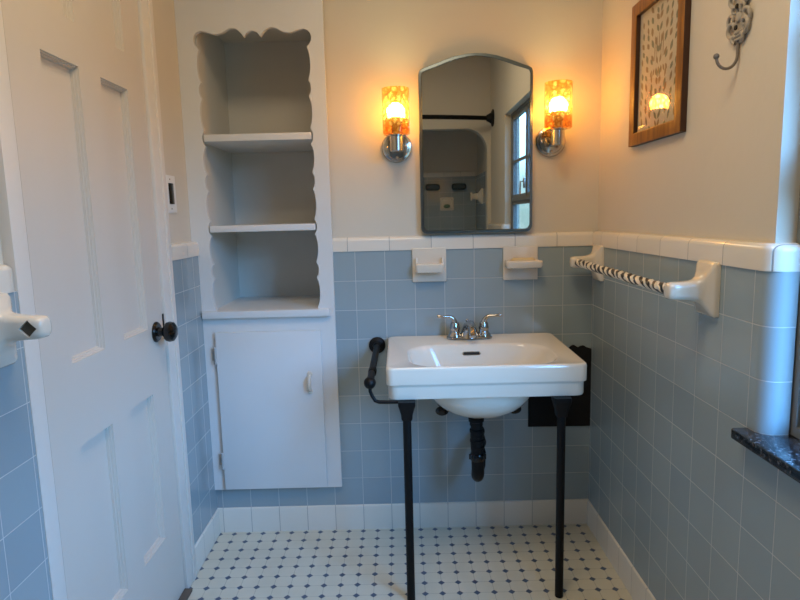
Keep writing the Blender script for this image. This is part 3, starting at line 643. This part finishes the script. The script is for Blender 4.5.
# ---------------------------------------------------------------- switch on the left wall
sw_ = empty('light_switch', (PL, -.198, 1.237), 'white wall plate with a black rocker switch between the door casing and the cabinet', 'light switch')
b = B(); b.box(PL+.0003, PL+.006, -.246, -.150, 1.239, 1.361, .002); b.build('switch_plate', M['plastic'], sw_)
b = B(); b.box(PL+.0055, PL+.010, -.213, -.178, 1.267, 1.335, .0015); b.build('rocker', M['blackgloss'], sw_)
for z in (1.252, 1.348):
    b = B(); b.lathe([(0, 0), (.0032, 0), (.0028, .0012), (0, .0014)], (PL+.006, -.198, z), (1, 0, 0), 12); b.build('screw', M['nickel'], sw_)
# ---------------------------------------------------------------- framed print on the right wall
pf = empty('framed_print', (PR, -.50, 1.40), 'botanical print in a deep stained wood frame hanging on the right wall', 'picture')
PY0, PY1, PZ0, PZ1 = -.6415, -.303, 1.403, 1.812
fw = .036
outl = lambda i: [(PY0+i, PZ0+i), (PY1-i, PZ0+i), (PY1-i, PZ1-i), (PY0+i, PZ1-i)]
b = B(); xs = lambda i, x: [Vector((x, u, v)) for u, v in outl(i)]
b.loft([xs(.0, PR-.0005), xs(0, .004), xs(.001, .0025), xs(.003, .002), xs(fw-.003, .002), xs(fw, .0035), xs(fw, .016), xs(fw-.004, PR-.0005)], False, False); fr_ = b.build('wood_frame', M['wood'], pf, 25)
fr_.data.materials.append(M['frame_side_shade'])
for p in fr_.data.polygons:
    if abs(p.normal.x) < .5: p.material_index = 1      # shade on the frame's sides, painted in as a darker wood colour
b = B(); b.box(.0158, .0190, PY0+.030, PY1-.030, PZ0+.030, PZ1-.030); pap = b.build('paper', M['paper'], pf)
b = B(); b.box(.0110, .0122, PY0+fw, PY1-fw, PZ0+fw, PZ1-fw); b.build('glass', M['picglass'], pf)
def leaf(b, y, z, L_, wd, ang):
    n = 8; pts = []
    for k in range(n+1): t = k/n; pts.append((t-.5, math.sin(PI*t)*.5))
    for k in range(1, n): t = 1-k/n; pts.append((t-.5, -math.sin(PI*t)*.5))
    ca, sa = math.cos(ang), math.sin(ang)
    V_ = [(y+(u*L_*ca-v*wd*sa), z+(u*L_*sa+v*wd*ca)) for u, v in pts]
    b.loft([[Vector((x, p, q)) for p, q in V_] for x in (.0159, .0152)])
rnd = random.Random(7)
yc = (PY0+PY1)/2
for nm, mt in (('printed_leaf', 'leaf1'), ('printed_leaf', 'leaf2')):
    b = B()
    for i in range(12):
        z = PZ1-.052-i*.028
        for j in range(4):
            dy = .014+j*.031+rnd.uniform(-.006, .006); zz = z+rnd.uniform(-.010, .010)-j*.006
            if (i+j) % 2 == (0 if mt == 'leaf1' else 1):
                a = PI/2+rnd.uniform(.2, .8)
                if dy < (PY1-PY0)/2-fw-.012:
                    L_ = rnd.uniform(.020, .030); w_ = rnd.uniform(.009, .014)
                    leaf(b, yc+dy, zz, L_, w_, PI-a); leaf(b, yc-dy, zz, L_, w_, a)
    if mt == 'leaf2':
        for q in range(-2, 3): leaf(b, yc+q*.013, 1.665-abs(q)*.008, .055, .004, PI/2)
        for q in range(-3, 4): leaf(b, yc+q*.016, 1.592, .02, .009, PI/2+q*.2)
    me_ = bpy.data.meshes.new('leaves'); bmesh.ops.recalc_face_normals(b.bm, faces=b.bm.faces); b.bm.to_mesh(me_); b.bm.free()
    bm = bmesh.new(); bm.from_mesh(pap.data); k0 = len(bm.faces); bm.from_mesh(me_); bm.faces.ensure_lookup_table()
    pap.data.materials.append(M[mt])
    for f_ in bm.faces[k0:]: f_.material_index = len(pap.data.materials)-1
    bm.to_mesh(pap.data); bm.free(); finish(pap.data)
# ---------------------------------------------------------------- ornate hook
hk = empty('wall_hook', (PR, -.868, 1.55), 'ornate distressed white iron coat hook on the right wall near the window', 'hook')
hx0 = PR-.003
def curl(b, yc_, zc_, r0, r1, a0, a1, th=.0042, n=22):
    pts = [(hx0-.002-.004*math.sin(PI*i/n), yc_+(r0+(r1-r0)*i/n)*math.cos(a0+(a1-a0)*i/n), zc_+(r0+(r1-r0)*i/n)*math.sin(a0+(a1-a0)*i/n)) for i in range(n+1)]
    b.tube(pts, [th*(1-.35*i/n) for i in range(n+1)], 8)
b = B(); yk = -.868
shape = [(yk+w, z) for w, z in ((0, 1.552), (.010, 1.556), (.013, 1.57), (.022, 1.585), (.016, 1.60), (.011, 1.612), (.019, 1.632), (.012, 1.65), (.018, 1.668), (.009, 1.69), (.0, 1.705))]
shape += [(2*yk-y, z) for y, z in shape[1:-1][::-1]]
b.loft([[Vector((x, y, z)) for y, z in shape] for x in (PR-.0004, hx0-.003)])
for sg in (-1, 1):
    c_ = lambda yy, zz, r0, r1, a0, a1, th=.0042: curl(b, yk+sg*yy, zz, r0, r1, a0 if sg > 0 else PI-a0, a1 if sg > 0 else PI-a1, th)
    c_(.022, 1.588, .020, .005, -PI*.7, PI*1.2, .005); c_(.026, 1.606, .016, .004, -PI*.3, PI*1.3, .0045)
    c_(.016, 1.622, .012, .003, PI*1.2, -PI*.6, .004); c_(.021, 1.648, .017, .004, -PI*.6, PI*1.1, .0048)
    c_(.014, 1.678, .014, .003, -PI*.4, PI*1.2, .004); c_(.012, 1.566, .010, .003, -PI*.5, PI*.9, .004)
for z in (1.560, 1.567, 1.574): b.tube([(hx0-.003, yk-.012, z+.003), (hx0-.008, yk, z), (hx0-.003, yk+.012, z+.003)], .003, 8)
b.sphere((hx0-.003, yk, 1.606), .011, (.6, 1, 1)); b.sphere((hx0-.003, yk, 1.652), .010, (.6, 1, 1)); b.sphere((hx0, yk, 1.705), .009, (.6, 1, 1.3))
b.build('scroll_plate', M['iron'], hk)
for z in (1.585, 1.628):
    b = B(); b.lathe([(0, 0), (.0055, 0), (.0048, .0025), (0, .003)], (hx0-.0085, yk, z), (-1, 0, 0), 14); b.build('screw', M['blackgloss'], hk)
pts = [(hx0-.002, yk, 1.560), (hx0-.003, yk, 1.535)]
for i in range(0, 13):
    a = -PI*i/12*1.02; pts.append((hx0-.003-.019+.019*math.cos(a), yk+.001*i, 1.527+.023*math.sin(a)))
pts.append((pts[-1][0]-.0005, pts[-1][1], 1.531))
b = B(); b.tube(pts, .0032, 10); b.sphere(pts[-1], .0062, u=14, v=10); b.build('hook', M['irond'], hk)
# ---------------------------------------------------------------- things seen only in the mirror
cr_ = empty('shower_rod', (0, YF+.15, 1.955), 'black curved shower curtain rod reflected in the mirror', 'shower rod')
yr = -2.48
b = B(); b.tube([(-.012+(-1.42)*t, yr+.10*math.sin(PI*t)*0-.0+.14*math.sin(PI*t), 1.925) for t in [i/20 for i in range(21)]], .016, 14); b.build('rod', M['black'], cr_)
for x, d in ((PR, -1), (PL, 1)):
    b = B(); b.lathe([(0, 0), (.062, 0), (.062, .008), (.040, .016), (.022, .05), (0, .05)], (x, yr, 1.925), (d, 0, 0), 28); b.build('rod_flange', M['black'], cr_)
cb_ = empty('corner_soap_holder', (0, -3.0, 1.35), 'white ceramic grab holder on the right side of the tub alcove, seen in the mirror', 'soap holder')
b = B(); b.loft([[Vector((-d+.0015, u, v)) for u, v in rr(-2.98, 1.36, w, h, r, 5)] for d, w, h, r in ((0, .13, .13, .008), (.010, .13, .13, .012), (.02, .09, .10, .02), (.035, .05, .06, .02), (.075, .045, .05, .02), (.09, .06, .075, .02), (.098, .05, .06, .02))]); b.build('ceramic_body', M['cer'], cb_)
for x, lab in ((-.395, 'left one of two dark teal soap holders on the alcove wall, seen in the mirror'), (-.155, 'right one of two dark teal soap holders on the alcove wall, seen in the mirror')):
    b = B(); b.loft([[Vector((xx, YA+.001+d, zz)) for xx, zz in rr(x, 1.462, w, h, .02, 5)] for d, w, h in ((0, .12, .05), (.02, .13, .06), (.05, .13, .05), (.06, .11, .035))])
    tag(b.build('teal_soap_holder', M['teal']), lab, 'soap holder', 'teal holders in the tub alcove')
sd_ = empty('alcove_soap_dish', (-.27, YA, 1.25), 'white ceramic soap dish with a green bar in the alcove, seen in the mirror', 'soap dish')
b = B(); o_ = lambda w, y, r: [Vector((x, y, z)) for x, z in rr(-.265, 1.31, w, w*.95, r, 5)]
b.loft([o_(.125, YA+.001, .01), o_(.125, YA+.014, .01), o_(.10, YA+.016, .01), o_(.09, YA+.004, .01)]); b.build('ceramic_body', M['cer'], sd_)
b = B(); b.sphere((-.265, YA+.02, 1.29), .03, (1, .4, .6)); b.build('green_bar', mat('green_soap', srgb(110, 138, 112), .5), sd_)
